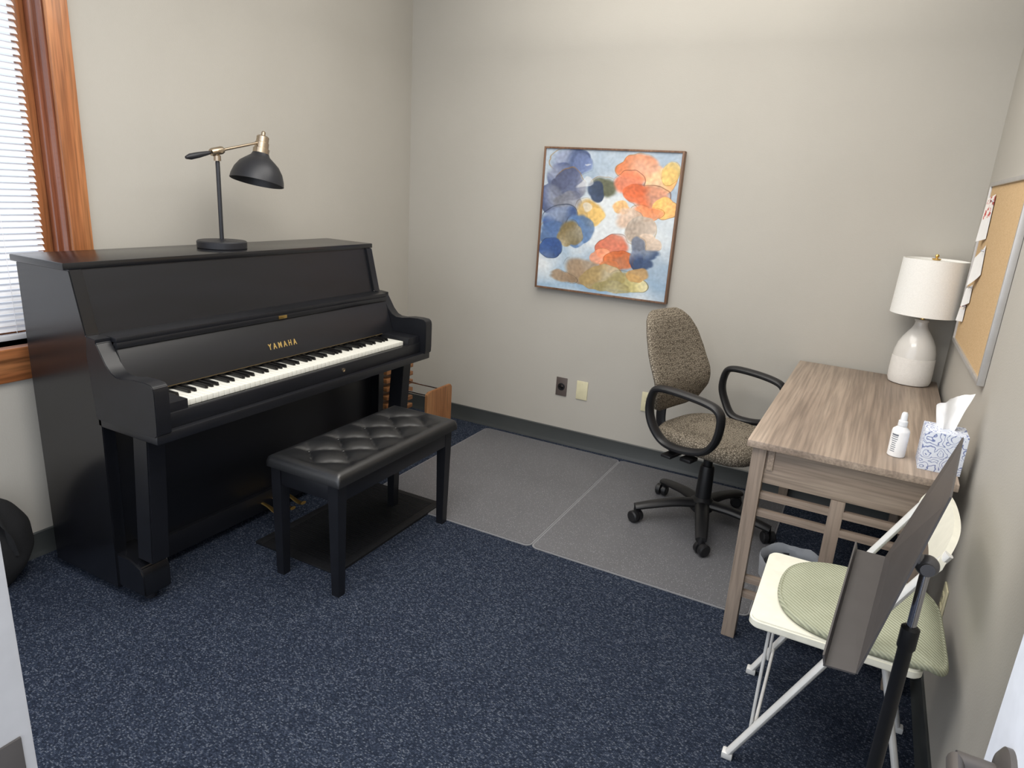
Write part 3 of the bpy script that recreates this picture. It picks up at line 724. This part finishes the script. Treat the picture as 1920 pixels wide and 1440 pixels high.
note('small white and red card pinned to the cork',-.345,1.135,.08,.075,11,[paper,redprint],-.1,2)

# ---------------------------------------------------------------- folding chair
F=root('folding_chair','white folding chair with a cream seat against the wall','chair',(2.8,-1.78,0))
ys=(-1.985,-1.575)
for y in ys:
    obj('frame_leg',[g_sweep([(2.60,y,.012),(2.80,y,.42),(2.945,y,.70),(2.985,y,.775)],.010,.014,up=(0,1,0),seg=12),g_box((2.585,y-.014,0),(2.615,y+.014,.02),.004)],white_m,F)
for y in (ys[0]+.03,ys[1]-.03):
    obj('rear_leg',[g_sweep([(2.92,y,.43),(3.035,y,.01)],.009,.013,up=(0,1,0)),g_box((3.02,y-.013,0),(3.05,y+.013,.02),.004)],white_m,F)
    obj('brace',[g_tube((2.645,y-.0,.43),(2.645,y,.09),.0045)],white_m,F)
obj('cross_bar',[g_tube((2.655,ys[0],.12),(2.655,ys[1],.12),.005)],white_m,F)
sp=[]
for cx,cy,a0 in ((2.97,-1.60,0),(2.62,-1.60,90),(2.62,-1.96,180),(2.97,-1.96,270)):
    for k in range(7):
        a=math.radians(a0+15*k);sp.append((cx+.03*math.cos(a),cy+.03*math.sin(a)))
obj('seat',[g_prism(sp,'z',.432,.458,.005)],white_c,F)
vs=[];fs=[];n=24
for i in range(n+1):
    t=i/n*2-1;y=-1.78+.222*t;xo=.022*(1-t*t)
    zt=.800-.045*abs(t)**5;zb=.705+.02*t**4
    for (dx_,z) in ((-.009,zb),(.006,zb-.004),(.012,(zb+zt)/2),(.010,zt),(-.006,zt+.004),(-.010,(zb+zt)/2)):
        vs.append(Vector((2.952+xo+dx_+(z-.7)*.32,y,z)))
for i in range(n):
    for k in range(6): fs.append([i*6+k,i*6+(k+1)%6,(i+1)*6+(k+1)%6,(i+1)*6+k])
fs.append(list(range(6)));fs.append([n*6+k for k in range(6)])
obj('backrest',[(vs,fs)],white_c,F,sharp=60)
def seatcush():
    vs=[];fs=[];seg=72;c=Vector((2.850,-1.785,.4595))
    rings=[(.95,0),(.988,.004),(1,.011),(.988,.018),(.965,.021),(.95,.019),(.93,.022),(.7,.026),(.4,.027),(.1,.027)]
    for s,z in rings:
        for k in range(seg):
            a=2*math.pi*k/seg;cs_,sn=math.cos(a),math.sin(a)
            pw=2.6 if cs_<0 else 6
            x=math.copysign(abs(cs_)**(2/pw),cs_)*.210*s;y=math.copysign(abs(sn)**(2/pw),sn)*(.205)*s
            dr=max(0,x-.158)
            vs.append(c+Vector((x,y,z-dr*.5)))
    for i in range(len(rings)-1):
        for k in range(seg): fs.append([i*seg+k,i*seg+(k+1)%seg,(i+1)*seg+(k+1)%seg,(i+1)*seg+k])
    fs.append(list(range(seg))[::-1]);fs.append([(len(rings)-1)*seg+k for k in range(seg)])
    return vs,fs
tag(obj('seat_cushion',[seatcush()],sage,sharp=60),'sage green ribbed cushion lying on the folding chair','cushion')

# ---------------------------------------------------------------- music stand
MS=root('music_stand','dark brown metal music stand with chrome and black pole','music stand',(2.885,-2.38,0))
A=(2.927,-2.156,1.10);Dp=(2.847,-2.16,.81);Bp=(2.867,-2.6,1.13);Cp=(2.805,-2.6,.80)
obj('music_desk',[quadplate(Dp,A,Bp,Cp,.003)],brownmetal,MS)
obj('ledge',[quadplate(Dp,Cp,(2.757,-2.6,.797),(2.79,-2.155,.808),.003),quadplate((2.757,-2.6,.797),(2.79,-2.155,.808),(2.786,-2.155,.825),(2.753,-2.6,.814),.003)],brownmetal,MS)
obj('tilt_head',[g_sphere((2.893,-2.38,.915),.020),g_tube((2.865,-2.38,.93),(2.9,-2.38,.91),.013),g_tube((2.893,-2.40,.915),(2.893,-2.36,.915),.012)],knobm,MS)
obj('inner_pole',g_lathe([(0,.62),(.0085,.62),(.0085,.90),(0,.90)],(2.893,-2.38,0),16),chrome,MS)
obj('pole',g_lathe([(0,.12),(.0130,.12),(.0130,.74),(.016,.745),(.016,.785),(.011,.79),(0,.79)],(2.893,-2.38,0),20),blackpl,MS)
for a in (math.radians(120),math.radians(240),math.radians(0)):
    obj('leg',g_sweep(crom([(2.893,-2.38,.20),(2.893+.12*math.cos(a),-2.38+.12*math.sin(a),.09),(2.893+.185*math.cos(a),-2.38+.185*math.sin(a),.01)]),.009),blackpl,MS)

# ---------------------------------------------------------------- black bag
bgv,bgf=g_sphere((0,0,0),.17,(.50,1,1.12),40,28)
bgv=[Vector((v.x+.115,v.y-2.655,max(0,v.z+.175)))+Vector((1,1,0))*.008*NV(v*12) for v in bgv]
BG=tag(obj('black_bag',(bgv,bgf),bagm,sharp=80),'soft black fabric bag on the carpet beside the piano','bag')
obj('strap',g_sweep(crom([(.19,-2.58,.14),(.205,-2.61,.27),(.14,-2.64,.375),(.11,-2.66,.35)]),.012,.003),bagm,BG)

# ---------------------------------------------------------------- light
def area(name,loc,rot,sx,sy,pw,col):
    l=bpy.data.lights.new(name,'AREA');l.shape='RECTANGLE';l.size=sx;l.size_y=sy;l.energy=pw;l.color=col
    o=bpy.data.objects.new(name,l);COL.objects.link(o);o.location=loc;o.rotation_euler=rot;return o
area('ceiling_light',(1.7,-1.35,H-.03),(0,0,0),1.6,1.6,29,(1,.965,.91))
area('ceiling_light',(1.9,-2.85,H-.03),(0,0,0),1.6,1.0,42,(1,.965,.92))
area('ceiling_bounce_fill',(1.7,-1.6,2.25),(math.pi,0,0),2.0,2.4,36,(1,.965,.91))  # added fill with no fixture, bounced off the ceiling to even the upper walls
wd=bpy.data.worlds.new('w');scene.world=wd;wd.use_nodes=True
bg=wd.node_tree.nodes['Background'];bg.inputs[0].default_value=(.90,.94,1,1);bg.inputs[1].default_value=2.0

# ---------------------------------------------------------------- camera
yaw,pit,rol,fpx=.4705,.2828,.0646,1270.33
fw_=Vector((-math.sin(yaw)*math.cos(pit),math.cos(yaw)*math.cos(pit),-math.sin(pit)))
r0=Vector((math.cos(yaw),math.sin(yaw),0));u0=r0.cross(fw_)
rr=math.cos(rol)*r0+math.sin(rol)*u0;uu=-math.sin(rol)*r0+math.cos(rol)*u0
cd=bpy.data.cameras.new('camera');co=bpy.data.objects.new('camera',cd);COL.objects.link(co)
cd.sensor_width=36;cd.lens=fpx/1920*36;cd.clip_start=.02
bk_=-fw_
co.matrix_world=Matrix(((rr.x,uu.x,bk_.x,2.7064),(rr.y,uu.y,bk_.y,-3.6938),(rr.z,uu.z,bk_.z,1.5187),(0,0,0,1)))
scene.camera=co
